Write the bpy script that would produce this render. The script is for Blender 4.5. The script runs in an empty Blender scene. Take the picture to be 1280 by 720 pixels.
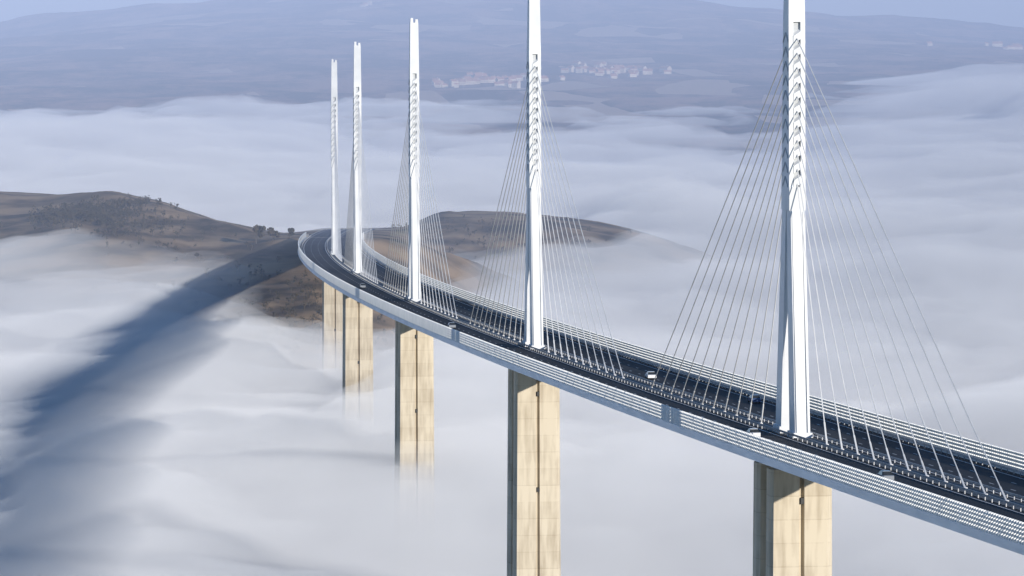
import bpy, math, random
import numpy as np
from mathutils import Vector
random.seed(4); np.random.seed(4)
scene=bpy.context.scene
CZ=400.0
# ---------------------------------------------------------------- helpers
def new_obj(name,verts,faces,mats,fmat=None,smooth=False,parent=None):
    me=bpy.data.meshes.new(name)
    me.from_pydata(verts,[],faces)
    for m in mats: me.materials.append(m)
    if fmat is not None: me.polygons.foreach_set('material_index',fmat)
    if smooth: me.polygons.foreach_set('use_smooth',[True]*len(me.polygons))
    me.update()
    ob=bpy.data.objects.new(name,me); scene.collection.objects.link(ob)
    if parent: ob.parent=parent
    return ob
class MB:
    def __init__(s): s.v=[];s.f=[];s.m=[]
    def prism(s,bot,top,m=0,cap=True):
        n=len(bot);b=len(s.v)
        s.v+=[tuple(p) for p in bot]+[tuple(p) for p in top]
        for i in range(n):
            j=(i+1)%n
            s.f.append((b+i,b+j,b+n+j,b+n+i)); s.m.append(m)
        if cap:
            s.f.append(tuple(b+i for i in range(n))[::-1]); s.m.append(m)
            s.f.append(tuple(b+n+i for i in range(n))); s.m.append(m)
    def obj(s,name,mats,parent=None,smooth=False):
        return new_obj(name,s.v,s.f,mats,s.m,smooth,parent)
class Fr:  # local frame : x right of the bridge, y along, z up
    def __init__(s,o,T):
        s.o=Vector(o); s.T=Vector((T[0],T[1],0)).normalized(); s.R=Vector((s.T.y,-s.T.x,0))
    def __call__(s,x,y,z): 
        p=s.o+s.R*x+s.T*y; return (p.x,p.y,p.z+z)
def rect(fr,cx,cy,hx,hy,z): return [fr(cx-hx,cy-hy,z),fr(cx+hx,cy-hy,z),fr(cx+hx,cy+hy,z),fr(cx-hx,cy+hy,z)]
def box(mb,fr,x0,x1,y0,y1,z0,z1,m=0):
    mb.prism([fr(x0,y0,z0),fr(x1,y0,z0),fr(x1,y1,z0),fr(x0,y1,z0)],[fr(x0,y0,z1),fr(x1,y0,z1),fr(x1,y1,z1),fr(x0,y1,z1)],m)

def vnoise(x,y,seed=0):
    xi=np.floor(x).astype(np.int64); yi=np.floor(y).astype(np.int64)
    xf=x-xi; yf=y-yi
    def h(a,b):
        n=(a*374761393+b*668265263+seed*974711)&0x7fffffff
        n=((n^(n>>13))*1274126177)&0x7fffffff
        n=(n^(n>>16))
        return (n&0xffff)/65535.0
    u=xf*xf*xf*(xf*(xf*6-15)+10); v=yf*yf*yf*(yf*(yf*6-15)+10)
    return (h(xi,yi)*(1-u)+h(xi+1,yi)*u)*(1-v)+(h(xi,yi+1)*(1-u)+h(xi+1,yi+1)*u)*v
def fbm(x,y,o=5,seed=0,g=0.5):
    s=0;a=1;t=0
    for i in range(o):
        c,sn=math.cos(i*1.3),math.sin(i*1.3)
        xx=(x*c-y*sn)*2**i; yy=(x*sn+y*c)*2**i
        s=s+a*(vnoise(xx+17.3*i,yy-9.1*i,seed+i)-0.5); t+=a; a*=g
    return s/t*2
def gauss(X,Y,x0,y0,sx,sy): return np.exp(-((X-x0)/sx)**2-((Y-y0)/sy)**2)
def sstep(a,b,x):
    t=np.clip((x-a)/(b-a),0,1); return t*t*(3-2*t)

# ---------------------------------------------------------------- bridge axis
def axis(t):
    X=48-46.4*t+3.62*t*t; Y=833+340*t; D=74.2+9.0*t+0.24*t*t
    return X,Y,CZ-D
def tang(t):
    return Vector((-46.4+7.24*t,340,0)).normalized()
def frame(t): return Fr(axis(t),tang(t))
T0,T1=-1.15,5.42

# ---------------------------------------------------------------- materials
def mat(name):
    m=bpy.data.materials.new(name); m.use_nodes=True
    nt=m.node_tree; 
    for n in list(nt.nodes): nt.nodes.remove(n)
    out=nt.nodes.new('ShaderNodeOutputMaterial')
    return m,nt,out
def N(nt,t,**k):
    n=nt.nodes.new(t)
    for a,b in k.items():
        if a.startswith('i_'): n.inputs[a[2:].replace('_',' ')].default_value=b
        else: setattr(n,a,b)
    return n
def noisy(name,c1,c2,scale=0.3,rough=0.7,detail=6,metal=0.0,stretch=(1,1,1),bump=0.0,spec=0.3,translucent=0,lo=.35,hi=.65):
    m,nt,out=mat(name)
    geo=N(nt,'ShaderNodeNewGeometry'); mp=N(nt,'ShaderNodeMapping'); mp.inputs['Scale'].default_value=stretch
    nt.links.new(geo.outputs['Position'],mp.inputs['Vector'])
    no=N(nt,'ShaderNodeTexNoise'); no.inputs['Scale'].default_value=scale; no.inputs['Detail'].default_value=detail
    nt.links.new(mp.outputs[0],no.inputs['Vector'])
    r=N(nt,'ShaderNodeValToRGB'); r.color_ramp.elements[0].position=lo; r.color_ramp.elements[1].position=hi
    r.color_ramp.elements[0].color=(*c1,1); r.color_ramp.elements[1].color=(*c2,1)
    nt.links.new(no.outputs['Fac'],r.inputs[0])
    b=N(nt,'ShaderNodeBsdfPrincipled'); b.inputs['Roughness'].default_value=rough; b.inputs['Metallic'].default_value=metal
    b.inputs['Specular IOR Level'].default_value=spec
    nt.links.new(r.outputs[0],b.inputs['Base Color'])
    if bump:
        bp=N(nt,'ShaderNodeBump'); bp.inputs['Strength'].default_value=1; bp.inputs['Distance'].default_value=bump
        nt.links.new(no.outputs['Fac'],bp.inputs['Height']); nt.links.new(bp.outputs[0],b.inputs['Normal'])
    if translucent:
        tr=N(nt,'ShaderNodeBsdfTranslucent'); nt.links.new(r.outputs[0],tr.inputs['Color'])
        mx=N(nt,'ShaderNodeMixShader'); mx.inputs[0].default_value=translucent
        nt.links.new(b.outputs[0],mx.inputs[1]); nt.links.new(tr.outputs[0],mx.inputs[2]); nt.links.new(mx.outputs[0],out.inputs[0])
    else: nt.links.new(b.outputs[0],out.inputs[0])
    return m
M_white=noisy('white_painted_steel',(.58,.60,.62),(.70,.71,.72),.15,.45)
M_post=noisy('white_screen_post',(.74,.75,.75),(.82,.82,.81),.3,.45)
M_cable=noisy('white_cable_sheath',(.60,.61,.62),(.70,.70,.70),.3,.5)
M_dark=noisy('mast_recess_shade',(.40,.42,.44),(.48,.50,.52),.5,.6)  # white mast steel toned darker, painting in the shade of recess and slots
M_hole=noisy('dark_opening',(.05,.05,.05),(.08,.08,.08),.5,.8)
M_fascia=noisy('grey_fascia_steel',(.60,.62,.64),(.74,.75,.76),.25,.5,stretch=(1,.3,3))
M_screen=noisy('wind_screen_acrylic',(.68,.70,.70),(.80,.81,.79),.5,.35,translucent=.45)
M_asph=noisy('asphalt',(.028,.03,.036),(.05,.052,.058),.12,.8,stretch=(1,.12,1),spec=.15)
M_paint=noisy('road_paint',(.6,.6,.6),(.8,.8,.8),.8,.6)
M_rail=noisy('galvanised_rail',(.30,.31,.33),(.42,.43,.45),.5,.45,metal=.5)
M_median=noisy('median_steel_deck',(.07,.075,.08),(.13,.135,.14),.4,.7)

def pier_material():
    m,nt,out=mat('cream_concrete')
    geo=N(nt,'ShaderNodeNewGeometry'); L=nt.links.new
    sx=N(nt,'ShaderNodeSeparateXYZ'); L(geo.outputs['Position'],sx.inputs[0])
    d=N(nt,'ShaderNodeMath',operation='DIVIDE'); d.inputs[1].default_value=4.0; L(sx.outputs['Z'],d.inputs[0])
    fl=N(nt,'ShaderNodeMath',operation='FLOOR'); L(d.outputs[0],fl.inputs[0])
    wn=N(nt,'ShaderNodeTexWhiteNoise',noise_dimensions='1D'); L(fl.outputs[0],wn.inputs['W'])
    fr=N(nt,'ShaderNodeMath',operation='FRACT'); L(d.outputs[0],fr.inputs[0])
    jn=N(nt,'ShaderNodeMath',operation='LESS_THAN'); jn.inputs[1].default_value=.045; L(fr.outputs[0],jn.inputs[0])
    mp=N(nt,'ShaderNodeMapping'); mp.inputs['Scale'].default_value=(1,1,.12); L(geo.outputs['Position'],mp.inputs[0])
    no=N(nt,'ShaderNodeTexNoise'); no.inputs['Scale'].default_value=.9; no.inputs['Detail'].default_value=7; L(mp.outputs[0],no.inputs['Vector'])
    n2=N(nt,'ShaderNodeTexNoise'); n2.inputs['Scale'].default_value=.13; n2.inputs['Detail'].default_value=4; L(geo.outputs['Position'],n2.inputs['Vector'])
    a=N(nt,'ShaderNodeMath',operation='MULTIPLY'); a.inputs[1].default_value=.15; L(wn.outputs['Value'],a.inputs[0])
    b=N(nt,'ShaderNodeMath',operation='MULTIPLY_ADD'); b.inputs[1].default_value=.95; L(no.outputs['Fac'],b.inputs[0]); L(a.outputs[0],b.inputs[2])
    c=N(nt,'ShaderNodeMath',operation='MULTIPLY_ADD'); c.inputs[1].default_value=.65; L(n2.outputs['Fac'],c.inputs[0]); L(b.outputs[0],c.inputs[2])
    e=N(nt,'ShaderNodeMath',operation='MULTIPLY_ADD'); e.inputs[1].default_value=-.12; L(jn.outputs[0],e.inputs[0]); L(c.outputs[0],e.inputs[2])
    r=N(nt,'ShaderNodeValToRGB'); r.color_ramp.elements[0].position=.55; r.color_ramp.elements[1].position=1.08
    r.color_ramp.elements[0].color=(.36,.30,.22,1); r.color_ramp.elements[1].color=(.59,.52,.405,1); L(e.outputs[0],r.inputs[0])
    p=N(nt,'ShaderNodeBsdfPrincipled'); p.inputs['Roughness'].default_value=.85; p.inputs['Specular IOR Level'].default_value=.2
    L(r.outputs[0],p.inputs['Base Color']); L(p.outputs[0],out.inputs[0])
    return m
M_pier=pier_material()

# ---------------------------------------------------------------- bridge
bridge=bpy.data.objects.new('cable_stayed_viaduct',None); scene.collection.objects.link(bridge)
def sweep(mb,prof,t0,t1,step=6.0,m=0,closed=True):
    n=max(1,int(round((t1-t0)*340/step)));k=len(prof);b=len(mb.v)
    for i in range(n+1):
        fr=frame(t0+(t1-t0)*i/n)
        for (u,z) in prof: mb.v.append(fr(u,0,z))
    kk=k if closed else k-1
    for i in range(n):
        for j in range(kk):
            a=b+i*k+j; c=b+i*k+(j+1)%k
            mb.f.append((a,c,c+k,a+k)); mb.m.append(m)
    if closed:
        mb.f.append(tuple(b+j for j in range(k))); mb.m.append(m)
        mb.f.append(tuple(b+n*k+j for j in range(k))[::-1]); mb.m.append(m)
mb=MB()
sweep(mb,[(-15.2,-.2),(15.2,-.2),(15.25,.3),(15.95,.3),(16.1,-.9),(13.2,-1.9),(4,-4.3),(-4,-4.3),(-13.2,-1.9),(-16.1,-.9),(-15.95,.3),(-15.25,.3)],T0,T1)
mb.obj('deck_box_girder',[M_fascia],bridge)
mb=MB()
for s in (-1,1):
    a,b=sorted((s*2.0,s*15.1)); sweep(mb,[(a,0),(b,0)],T0,6.6,m=0,closed=False)
sweep(mb,[(-1.8,.04),(1.8,.04)],T0,6.6,m=1,closed=False)
for u in (-13.2,-2.9,2.9,13.2): sweep(mb,[(u-.12,.02),(u+.12,.02)],T0,6.6,m=2,closed=False)
for u in (-9.8,-6.4,6.4,9.8):
    t=T0
    while t<6.5:
        sweep(mb,[(u-.09,.02),(u+.09,.02)],t,t+3.0/340,3,m=2,closed=False); t+=13.0/340
mb.obj('carriageway',[M_asph,M_median,M_paint],bridge)
# guard rails
mb=MB()
for u in (-14.2,-2.1,2.1,14.2):
    sweep(mb,[(u-.06,.5),(u+.06,.5),(u+.06,.85),(u-.06,.85)],T0,6.4,8)
    t=T0
    while t<5.6:
        box(mb,frame(t),u-.07,u+.07,-.07,.07,-.1,.8); t+=4.0/340
mb.obj('guard_rails',[M_rail],bridge)
# wind screens
mb=MB()
for s in (-1,1):
    for k,(z0,z1) in enumerate([(.34,.74),(.94,1.34),(1.54,1.94),(2.14,2.5),(2.7,3.05)]):
        u=s*(15.6-.03*k)
        sweep(mb,[(u-.02,z0),(u+.02,z0),(u+.02,z1),(u-.02,z1)],T0,T1,6)
    t=T0; i=0
    while t<T1:
        w=.13 if i%4 else .2
        fr=frame(t); u=s*15.78
        box(mb,fr,u-.17,u+.17,-w,w,.25,3.1,1); t+=1.3/340; i+=1
mb.obj('wind_screens',[M_screen,M_post],bridge)

# stay cables & pylons & piers
def tube(mb,p,q,r,n=5):
    p=Vector(p);q=Vector(q);d=(q-p).normalized();a=d.cross(Vector((0,0,1))).normalized();b=a.cross(d)
    ring=lambda c,r:[c+(a*math.cos(k*2*math.pi/n)+b*math.sin(k*2*math.pi/n))*r for k in range(n)]
    mb.prism(ring(p,r),ring(q,r),0,True)
for idx in range(-1,5):
    fr=frame(idx)
    mb=MB()
    for s in (-1,1):
        mb.prism(rect(fr,0,s*6.4,1.3,2.6,-.3),rect(fr,0,s*2.0,1.25,1.8,38.5),0)
        mb.prism(rect(fr,0,s*6.45,1.7,3.0,-.2),rect(fr,0,s*6.4,1.6,2.9,1.1),0)
        for sx in (-1,1):
            mb.prism(rect(fr,sx*.95,s*6.4,.12,2.72,1.2),rect(fr,sx*.9,s*2.0,.12,1.92,38.3),0)
    box(mb,fr,-1.42,1.42,-3.6,3.6,38.5,42.5)
    for sx in (-1,1):
        a,b=sorted((sx*.62,sx*1.42)); 
        mb.prism([fr(a,-3.4,42.5),fr(b,-3.4,42.5),fr(b,3.4,42.5),fr(a,3.4,42.5)],[fr(a,-2.5,70.5),fr(b,-2.5,70.5),fr(b,2.5,70.5),fr(a,2.5,70.5)])
    mb.prism(rect(fr,0,0,.62,2.7,42.5),rect(fr,0,0,.62,1.9,70.5),1)  # recessed web, its shade put into the colour
    for k in range(11):
        z=43.6+k*2.45
        for s in (-1,1):
            dep=3.5-.08*k
            mb.prism([fr(-.64,s*.75,z),fr(.64,s*.75,z+.7),fr(.64,s*dep,z-.5),fr(-.64,s*dep,z-1.3)],
                     [fr(-.64,s*.75,z+1.4),fr(.64,s*.75,z+2.1),fr(.64,s*dep,z+.8),fr(-.64,s*dep,z+0)],0)
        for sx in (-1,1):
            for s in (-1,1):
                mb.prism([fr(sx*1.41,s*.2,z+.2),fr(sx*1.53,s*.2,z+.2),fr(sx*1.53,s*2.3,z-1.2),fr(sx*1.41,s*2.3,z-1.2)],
                     [fr(sx*1.41,s*.2,z+.6),fr(sx*1.53,s*.2,z+.6),fr(sx*1.53,s*2.3,z-.8),fr(sx*1.41,s*2.3,z-.8)],1)  # dark diagonal strips paint the shadow slots between anchors
    mb.prism(rect(fr,0,0,1.42,2.5,70.5),rect(fr,0,0,1.25,1.6,86.2),0)
    mb.prism(rect(fr,-.75,0,.42,1.4,86.2),rect(fr,-.75,0,.38,1.3,87.6),0)
    mb.prism(rect(fr,.75,0,.42,1.4,86.2),rect(fr,.75,0,.38,1.3,87.2),0)
    mb.obj('pylon',[M_white,M_dark],bridge)
    mb=MB()
    for k in range(11):
        for s in (-1,1):
            f2=frame(idx+s*(29+12.2*k)/340)
            q=f2(0,0,.1)
            p=fr(0,s*(3.4-.08*k),43.2+k*2.45)
            tube(mb,q,p,.10)
            d=(Vector(p)-Vector(q)).normalized()
            tube(mb,q,Vector(q)+d*4.2,.16)
            box(mb,f2,-.25,.25,-.4,.4,0.0,.3)
    mb.obj('stay_cables',[M_cable],bridge)
    mb=MB()
    def oct_(cy,z,k,wl):
        P=[(-5.35,-1.5),(-4.85,-wl),(-.42,-wl),(-.25,-wl+.9),(.25,-wl+.9),(.42,-wl),(4.3,-wl),(5.35,-1.3),(5.35,1.3),(4.3,wl),(.42,wl),(.25,wl-.9),(-.25,wl-.9),(-.42,wl),(-4.85,wl),(-5.35,1.5)]
        return [fr(x*k,cy+y,z) for x,y in P]
    for s in (-1,1):
        mb.prism(oct_(s*6.0,-90,1.1,3.2),oct_(s*6.0,-5.2,1.0,2.4),0)
        mb.prism(oct_(s*6.2,-330,1.7,6.1),oct_(s*6.0,-90,1.1,3.2),0)
        box(mb,fr,-3.2,3.2,s*6.0-1.6,s*6.0+1.6,-5.2,-4.25,1)
        for zz in (-11,-34):
            box(mb,fr,-.3,.3,s*6.0-2.85 if s<0 else s*6.0+1.8,s*6.0-1.8 if s<0 else s*6.0+2.85,zz,zz+1.0,1)
    mb.obj('pier',[M_pier,M_hole],bridge)
mb=MB(); fa=frame(T1)
box(mb,fa,-15.9,15.9,0.3,9,-14,-.25)
for s in (-1,1):
    a,b=sorted((s*14.9,s*16.2)); box(mb,fa,a,b,9,34,-12,.4)
mb.obj('abutment',[M_pier],bridge)

# ---------------------------------------------------------------- terrain near the bridge end
def near_D(X,Y,noise=True):
    xs=[-1400,-900,-304,-242,-209,-180,-140,-100,-60,-20,60,200]
    Dc=np.interp(X,xs,[133,120,114,111.5,117,123.5,128.5,131,135,150,190,240])
    Yc=np.interp(X,xs,[3200,3050,2930,2900,2850,2800,2740,2700,2720,2800,2900,3000])
    sl=np.interp(X,[-400,-200,-100,0],[.13,.115,.095,.12])
    d=Y-Yc
    D=Dc+np.where(d<0,-d*sl,d*.07)
    DB=134+17*((X+15)/105)**2+((Y-3100)/250)**2*40
    D=-np.log(np.exp(-D/4)+np.exp(-DB/4))*4
    if noise:
        D=D-6*fbm(X/130,Y/170,5,3)-1.6*fbm(X/24,Y/30,5,9,.6)
    t=(Y-833)/340; Xc=48-46.4*t+3.62*t*t; Dr=74.2+9*t+.24*t*t
    w=(1-sstep(20,60,np.abs(X-Xc)))*sstep(5.36,5.46,t)*(1-sstep(6.9,7.3,t))
    D=D*(1-w)+(Dr+.35)*w
    w2=(1-sstep(22,60,np.abs(X-Xc)))*(1-sstep(5.36,5.46,t))*sstep(3,4,t)
    D=np.where(w2>0,np.maximum(D,D*(1-w2)+(Dr+9)*w2),D)
    return np.clip(D,None,300)
def grid_obj(name,xs,ys,Dfun,m,smooth=True):
    X,Y=np.meshgrid(xs,ys); D=Dfun(X,Y)
    v=np.stack([X.ravel(),Y.ravel(),CZ-D.ravel()],1)
    nx,ny=len(xs),len(ys)
    i=np.arange(nx-1)[None,:]+np.arange(ny-1)[:,None]*nx
    f=np.stack([i,i+1,i+1+nx,i+nx],-1).reshape(-1,4)
    return new_obj(name,v.tolist(),f.tolist(),[m],None,smooth)
M_hill=noisy('dry_hillside',(.08,.063,.04),(.37,.26,.155),.026,.95,detail=12,bump=1.5,spec=.05,lo=.38,hi=.62)
grid_obj('hillside_terrain',np.linspace(-1400,300,341),np.concatenate([np.linspace(1900,3300,300),np.linspace(3310,4200,60)]),near_D,M_hill)

# ---------------------------------------------------------------- far hills
def far_D(X,Y):
    D=np.interp(Y,[4300,5000,5500,6500,7200,8000,9000,10000,11000,12000,12800,14500,17000],[300,215,188,156,140,127,106,82,52,18,-14,20,200])
    w=sstep(7000,12500,Y)
    D=D+w*np.clip(85*((X+60)/1340)**2,0,150)
    D=D-(8+24*w)*fbm(X/900,Y/1500,6,21,.55)-16*w*np.abs(fbm(X/380,Y/900,5,33))
    D=D-8*fbm(X/260,Y/260,4,41)*sstep(5500,6500,Y)
    return D
def far_material():
    m,nt,out=mat('distant_hills_land'); L=nt.links.new
    geo=N(nt,'ShaderNodeNewGeometry')
    mp=N(nt,'ShaderNodeMapping'); mp.inputs['Scale'].default_value=(1,.35,1); L(geo.outputs['Position'],mp.inputs[0])
    n1=N(nt,'ShaderNodeTexNoise'); n1.inputs['Scale'].default_value=.006; n1.inputs['Detail'].default_value=12; n1.inputs['Roughness'].default_value=.72; L(mp.outputs[0],n1.inputs['Vector'])
    vo=N(nt,'ShaderNodeTexVoronoi'); vo.inputs['Scale'].default_value=.009; L(mp.outputs[0],vo.inputs['Vector'])
    sp=N(nt,'ShaderNodeSeparateColor'); L(vo.outputs['Color'],sp.inputs[0])
    r=N(nt,'ShaderNodeValToRGB'); e=r.color_ramp.elements; e[0].position=.44; e[0].color=(.02,.022,.014,1); e[1].position=.6; e[1].color=(.38,.23,.15,1)
    L(n1.outputs['Fac'],r.inputs[0])
    gt=N(nt,'ShaderNodeMath',operation='GREATER_THAN'); gt.inputs[1].default_value=.8; L(sp.outputs[0],gt.inputs[0])
    n3=N(nt,'ShaderNodeTexNoise'); n3.inputs['Scale'].default_value=.0016; L(geo.outputs['Position'],n3.inputs['Vector'])
    g2=N(nt,'ShaderNodeMath',operation='GREATER_THAN'); g2.inputs[1].default_value=.5; L(n3.outputs['Fac'],g2.inputs[0])
    mu=N(nt,'ShaderNodeMath',operation='MULTIPLY'); L(gt.outputs[0],mu.inputs[0]); L(g2.outputs[0],mu.inputs[1])
    mx=N(nt,'ShaderNodeMix',data_type='RGBA'); L(mu.outputs[0],mx.inputs['Factor']); L(r.outputs[0],mx.inputs['A']); mx.inputs['B'].default_value=(.50,.36,.24,1)
    b=N(nt,'ShaderNodeBsdfDiffuse'); L(mx.outputs['Result'],b.inputs['Color'])
    bp=N(nt,'ShaderNodeBump'); bp.inputs['Distance'].default_value=18; L(n1.outputs['Fac'],bp.inputs['Height']); L(bp.outputs[0],b.inputs['Normal'])
    L(b.outputs[0],out.inputs[0]); return m
M_far=far_material()
grid_obj('distant_hills',np.linspace(-6000,6000,500),np.linspace(4300,17000,480),far_D,M_far)
M_ground=noisy('valley_ground',(.03,.04,.02),(.09,.08,.05),.002,.95,detail=8)
new_obj('ground',[(-40000,-8000,CZ-330),(40000,-8000,CZ-330),(40000,60000,CZ-330),(-40000,60000,CZ-330)],[(0,1,2,3)],[M_ground])

# ---------------------------------------------------------------- sea of fog (closed meshes filled with homogeneous volumes)
def fog_base(X,Y):
    D=151+0*X
    D=D+24*gauss(X,Y,-95,2440,62,260)+5*gauss(X,Y,-240,1750,90,260)
    D=D-11*gauss(X,Y,-30,1480,120,240)-7*gauss(X,Y,-290,2620,130,230)
    D=D+3*gauss(X,Y,0,3050,170,300)
    D=D-36*sstep(250,1000,X)*sstep(4300,6800,Y)+15*sstep(4800,6400,Y)*(1-sstep(200,900,X))
    D=D+26*gauss(X,Y,140,5300,330,900)
    return D
def fog_core(X,Y):
    wx=X+70*fbm(X/240,Y/400,3,5); wy=Y+120*fbm(X/240+9,Y/400,3,6)
    D=fog_base(X,Y)-5.0*fbm(X/200,Y/750,2,51)
    D=D-3.2*fbm(wx/90,wy/380,4,57,.5)-.6*fbm(X/20,Y/50,3,63)
    D=D-12*sstep(3600,5500,Y)*fbm(X/420,Y/900,5,71)
    return D+5
def fog_thin(X,Y):
    wx=X+110*fbm(X/160,Y/300,4,15); wy=Y+200*fbm(X/160+9,Y/300,4,16)
    h=fbm(wx/140,wy/560,6,91,.58)
    D=fog_base(X,Y)-9-23*np.clip(h+.02,-.8,.8)-28*sstep(4000,6000,Y)*np.clip(fbm(wx/420,Y/1300,5,95,.6)+.1,-.6,1)
    D=D-5*gauss(X,Y,-290,2700,130,160)-8*gauss(X,Y,85,3000,70,260)+8*gauss(X,Y,-95,2440,62,260)
    return D
def closed_grid(name,xs,ys,fun,zb,m):
    X,Y=np.meshgrid(xs,ys); D=fun(X,Y)
    v=np.stack([X.ravel(),Y.ravel(),CZ-D.ravel()],1).tolist()
    nx,ny=len(xs),len(ys)
    i=np.arange(nx-1)[None,:]+np.arange(ny-1)[:,None]*nx
    f=np.stack([i,i+1,i+1+nx,i+nx],-1).reshape(-1,4).tolist()
    b=len(v)
    per=[k for k in range(nx)]+[nx*r+nx-1 for r in range(1,ny)]+[nx*(ny-1)+k for k in range(nx-2,-1,-1)]+[nx*r for r in range(ny-2,0,-1)]
    for k in per: v.append((v[k][0],v[k][1],zb))
    n=len(per)
    for k in range(n):
        j=(k+1)%n; f.append((per[j],per[k],b+k,b+j))
    f.append(tuple(b+k for k in range(n))[::-1])
    return new_obj(name,v,f,[m])
def vol(name,col,dens,g,absorb=True):
    m,nt,out=mat(name)
    s=N(nt,'ShaderNodeVolumeScatter'); s.inputs['Color'].default_value=(*col,1); s.inputs['Density'].default_value=dens; s.inputs['Anisotropy'].default_value=g
    if absorb:
        a=N(nt,'ShaderNodeVolumeAbsorption'); a.inputs['Color'].default_value=(*col,1); a.inputs['Density'].default_value=dens
        ad=N(nt,'ShaderNodeAddShader'); nt.links.new(s.outputs[0],ad.inputs[0]); nt.links.new(a.outputs[0],ad.inputs[1]); nt.links.new(ad.outputs[0],out.inputs['Volume'])
    else: nt.links.new(s.outputs[0],out.inputs['Volume'])
    return m
FC=(.90,.93,1.0)
M_fog=vol('fog',FC,.012,-.40)
M_thin=vol('thin_fog',FC,.0052,-.40)
u=np.linspace(-1,1,300)
closed_grid('fog_bank',np.sinh(u*3.2)/math.sinh(3.2)*4500,np.concatenate([np.linspace(650,3200,330),np.linspace(3215,7600,150)]),fog_core,CZ-315,M_fog)
u=np.linspace(-1,1,260)
closed_grid('fog_wisps',np.sinh(u*3.2)/math.sinh(3.2)*4400,np.concatenate([np.linspace(680,3200,240),np.linspace(3230,7900,150)]),fog_thin,CZ-312,M_thin)
M_haze=vol('haze',(.57,.69,1.0),.00018,-.3)
mb=MB(); W=Fr((0,0,CZ),(0,1,0)); box(mb,W,-7000,7000,1600,19000,-340,260)
mb.obj('haze',[M_haze])

# ---------------------------------------------------------------- woodland
M_leaf=noisy('woodland_foliage',(.035,.038,.024),(.10,.08,.05),.25,.9,spec=.05)
M_trunk=noisy('bark',(.05,.04,.03),(.1,.08,.06),2,.9)
def tube_m(mb,p,q,r):
    p=Vector(p);q=Vector(q);d=(q-p).normalized();a=d.cross(Vector((0.1,0,1))).normalized();b=a.cross(d)
    mb.prism([p+a*r,p+b*r,p-a*r,p-b*r],[q+a*r*.4,q+b*r*.4,q-a*r*.4,q-b*r*.4],1)
def add_tree(mb,x,y,z,h,rng,nl=70):
    fr=Fr((x,y,z),(0,1,0)); r=h*.04
    mb.prism(rect(fr,0,0,r,r,-1),rect(fr,0,0,r*.4,r*.4,h*.75),1)
    for k in range(4):
        a=rng.uniform(0,6.3); q=Vector((x+math.cos(a)*h*.25,y+math.sin(a)*h*.25,z+h*rng.uniform(.5,.8)))
        tube_m(mb,(x,y,z+h*.35),q,r*.4)
    cl=[(rng.gauss(0,.16)*h,rng.gauss(0,.16)*h,h*rng.uniform(.35,.85),h*rng.uniform(.14,.24)) for _ in range(7)]
    for k in range(nl):
        c=rng.choice(cl); d=Vector((rng.gauss(0,1),rng.gauss(0,1),rng.gauss(0,1))).normalized()*c[3]*rng.uniform(.5,1.05)
        p=Vector((x+c[0],y+c[1],z+c[2]))+d; s=h*rng.uniform(.06,.1)
        a=Vector((rng.gauss(0,1),rng.gauss(0,1),rng.gauss(0,1))).normalized(); bb=a.orthogonal().normalized()
        i0=len(mb.v); mb.v+=[tuple(p+a*s),tuple(p+bb*s),tuple(p-a*s),tuple(p-bb*s)]; mb.f.append((i0,i0+1,i0+2,i0+3)); mb.m.append(0)
rng=random.Random(7); mb=MB()
def ground_z(x,y): return CZ-float(near_D(np.array([x]),np.array([y]))[0])
for (cx,cy,sx,sy,n,h) in [(-243,2800,16,26,420,4.0),(-215,2760,14,30,160,3.6),(-140,2560,30,60,60,3.5),(-95,2420,22,70,220,3.5),(-20,2990,40,35,140,3.2),(-185,2700,25,40,40,3)]:
    for k in range(n):
        x=rng.gauss(cx,sx); y=rng.gauss(cy,sy)
        t=(y-833)/340; xc=48-46.4*t+3.62*t*t
        if t>5.2 and abs(x-xc)<24: continue
        add_tree(mb,x,y,ground_z(x,y),h*rng.uniform(.6,1.4),rng,30)
mb.obj('woodland',[M_leaf,M_trunk])
for (x,y,h) in [(-141,2690,10),(-132,2695,8),(-123,2700,6)]:
    mb=MB(); add_tree(mb,x,y,ground_z(x,y),h,rng,300); mb.obj('tree',[M_leaf,M_trunk])

# ---------------------------------------------------------------- village houses
M_wall=noisy('rendered_wall',(.47,.39,.31),(.68,.60,.49),.05,.9)
M_roof=noisy('clay_tile_roof',(.32,.15,.10),(.45,.24,.16),.2,.9)
M_win=noisy('window_glass',(.03,.035,.04),(.06,.065,.07),1,.2)
def house_mesh(l,w,h,rh):
    mb=MB(); fr=Fr((0,0,0),(0,1,0)); e=.5
    mb.prism(rect(fr,0,0,l,w,-6),rect(fr,0,0,l,w,h),0)
    b=len(mb.v); mb.v+=[(-l-e,-w-e,h),(l+e,-w-e,h),(l+e,w+e,h),(-l-e,w+e,h),(-l-e,0,h+rh),(l+e,0,h+rh)]
    mb.f+=[(b,b+1,b+5,b+4),(b+2,b+3,b+4,b+5),(b+1,b+2,b+5),(b+3,b,b+4),(b+3,b+2,b+1,b)]; mb.m+=[1,1,0,0,1]
    for lev in range(int(h//3)):
        x=-l+1.5
        while x<l-1.2:
            for s in (-1,1): box(mb,fr,x,x+1,min(s*w,s*(w+.05)),max(s*w,s*(w+.05)),lev*3+1,lev*3+2.4,2)
            x+=3
    box(mb,fr,l*.4,l*.4+.9,-.4,.5,h,h+rh+1.2,0)
    me=bpy.data.meshes.new('house'); me.from_pydata(mb.v,[],mb.f)
    for m in (M_wall,M_roof,M_win): me.materials.append(m)
    me.polygons.foreach_set('material_index',mb.m); me.update(); return me
HM=[house_mesh(6,4.5,5,4),house_mesh(8,5,5,4.2),house_mesh(5,4.5,7,3.6),house_mesh(10,5,5,4.2)]
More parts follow.
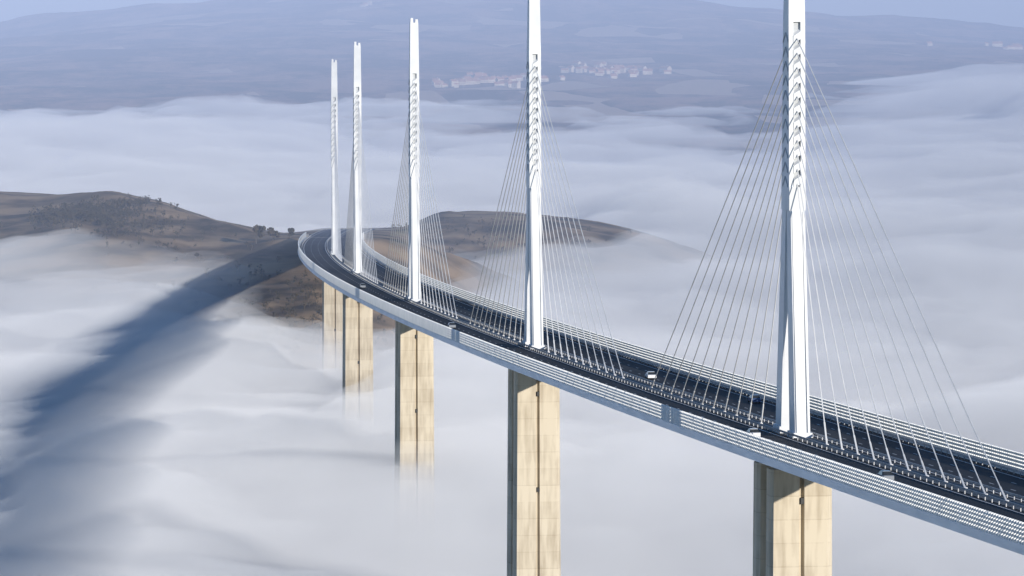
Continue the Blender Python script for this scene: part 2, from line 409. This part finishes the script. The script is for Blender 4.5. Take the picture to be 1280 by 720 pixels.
def houses(n,cx,cy,sx,sy):
    for k in range(n):
        x=rng.gauss(cx,sx); y=rng.gauss(cy,sy)
        o=bpy.data.objects.new('house',rng.choice(HM)); scene.collection.objects.link(o)
        o.location=(x,y,CZ-float(far_D(np.array([x]),np.array([y]))[0])+.5); o.rotation_euler=(0,0,rng.uniform(-.9,.9)); s=rng.uniform(.55,1.05); o.scale=(s,s,s)
houses(56,165,8350,32,110); houses(44,-20,7750,36,80); houses(8,-95,7650,22,60); houses(26,1050,10000,60,160); houses(4,-355,11800,8,20)

# ---------------------------------------------------------------- vehicles
M_glass=noisy('car_glass',(.02,.025,.03),(.04,.045,.05),1,.1,spec=.6)
M_tyre=noisy('tyre_rubber',(.02,.02,.02),(.035,.035,.035),2,.9)
def paint(n,c): return noisy(n,tuple(x*.93 for x in c),c,.6,.25,spec=.6)
def vehicle(name,t,u,M,direction=1):
    f0=frame(t)
    T=f0.T*direction; fr=Fr(f0(u,0,.03),T)
    Wd=.9; prof=[(-2.2,.35),(2.2,.35),(2.25,.75),(1.9,.95),(1.0,1.02),(-1.75,1.05),(-2.2,.95)]; cab=[(1.05,1.0),(.35,1.5),(-1.1,1.52),(-1.85,1.03)]
    e=bpy.data.objects.new(name,None); scene.collection.objects.link(e)
    mb=MB()
    A=[fr(-Wd,y,z) for y,z in prof]; B=[fr(Wd,y,z) for y,z in prof]; mb.prism(A,B,0)
    A=[fr(-Wd*(.95 if z<1.2 else .75),y,z) for y,z in cab]; B=[fr(Wd*(.95 if z<1.2 else .75),y,z) for y,z in cab]; mb.prism(A,B,1)
    box(mb,fr,-Wd*.74,Wd*.74,-1.05,.3,1.5,1.56,0)
    mb.obj('body',[M,M_glass],e)
    mb=MB()
    for y in (-1.36,1.4):
        for x in (-Wd,Wd-.2):
            A=[];B=[]
            for q in range(12):
                a=q*math.pi/6; A.append(fr(x,y+math.cos(a)*.34,.34+math.sin(a)*.34)); B.append(fr(x+.22,y+math.cos(a)*.34,.34+math.sin(a)*.34))
            mb.prism(A,B,0)
    mb.obj('wheels',[M_tyre],e)
PW=paint('white_car_paint',(.75,.75,.75)); PG=paint('grey_car_paint',(.25,.27,.3)); PB=paint('blue_car_paint',(.05,.09,.2))
vehicle('car',-.02,-8.2,PW); vehicle('car',.55,5.5,PW); vehicle('car',1.35,-8,PG); vehicle('car',-.32,-7.9,PG)
vehicle('car',2.4,-8,PG); vehicle('car',.28,11,PB)

# ---------------------------------------------------------------- light, sky, camera
el=math.radians(13.5); az=math.atan2(1.0,-1.45)
S=Vector((math.sin(az)*math.cos(el),math.cos(az)*math.cos(el),math.sin(el)))
sd=bpy.data.lights.new('sun','SUN'); sd.energy=5.0; sd.angle=math.radians(.5); sd.color=(1,.93,.83)
so=bpy.data.objects.new('sun',sd); scene.collection.objects.link(so); so.rotation_euler=(-S).to_track_quat('-Z','Y').to_euler()
w=bpy.data.worlds.new('World'); scene.world=w; w.use_nodes=True; nt=w.node_tree
bg=nt.nodes['Background']; sk=nt.nodes.new('ShaderNodeTexSky'); sk.sky_type='NISHITA'; sk.sun_disc=False
sk.sun_elevation=el; sk.sun_rotation=az; sk.altitude=600; sk.air_density=1.0; sk.dust_density=0.2; sk.ozone_density=5.0
nt.links.new(sk.outputs[0],bg.inputs[0]); bg.inputs[1].default_value=.15
cd=bpy.data.cameras.new('camera'); co=bpy.data.objects.new('camera',cd); scene.collection.objects.link(co)
co.location=(0,0,CZ); co.rotation_euler=(math.radians(90)-math.atan(360/6110),0,0)
cd.sensor_width=36; cd.lens=6110/1280*36; cd.clip_start=1; cd.clip_end=100000; scene.camera=co
scene.view_settings.view_transform='Standard'; scene.view_settings.look='None'; scene.view_settings.exposure=0
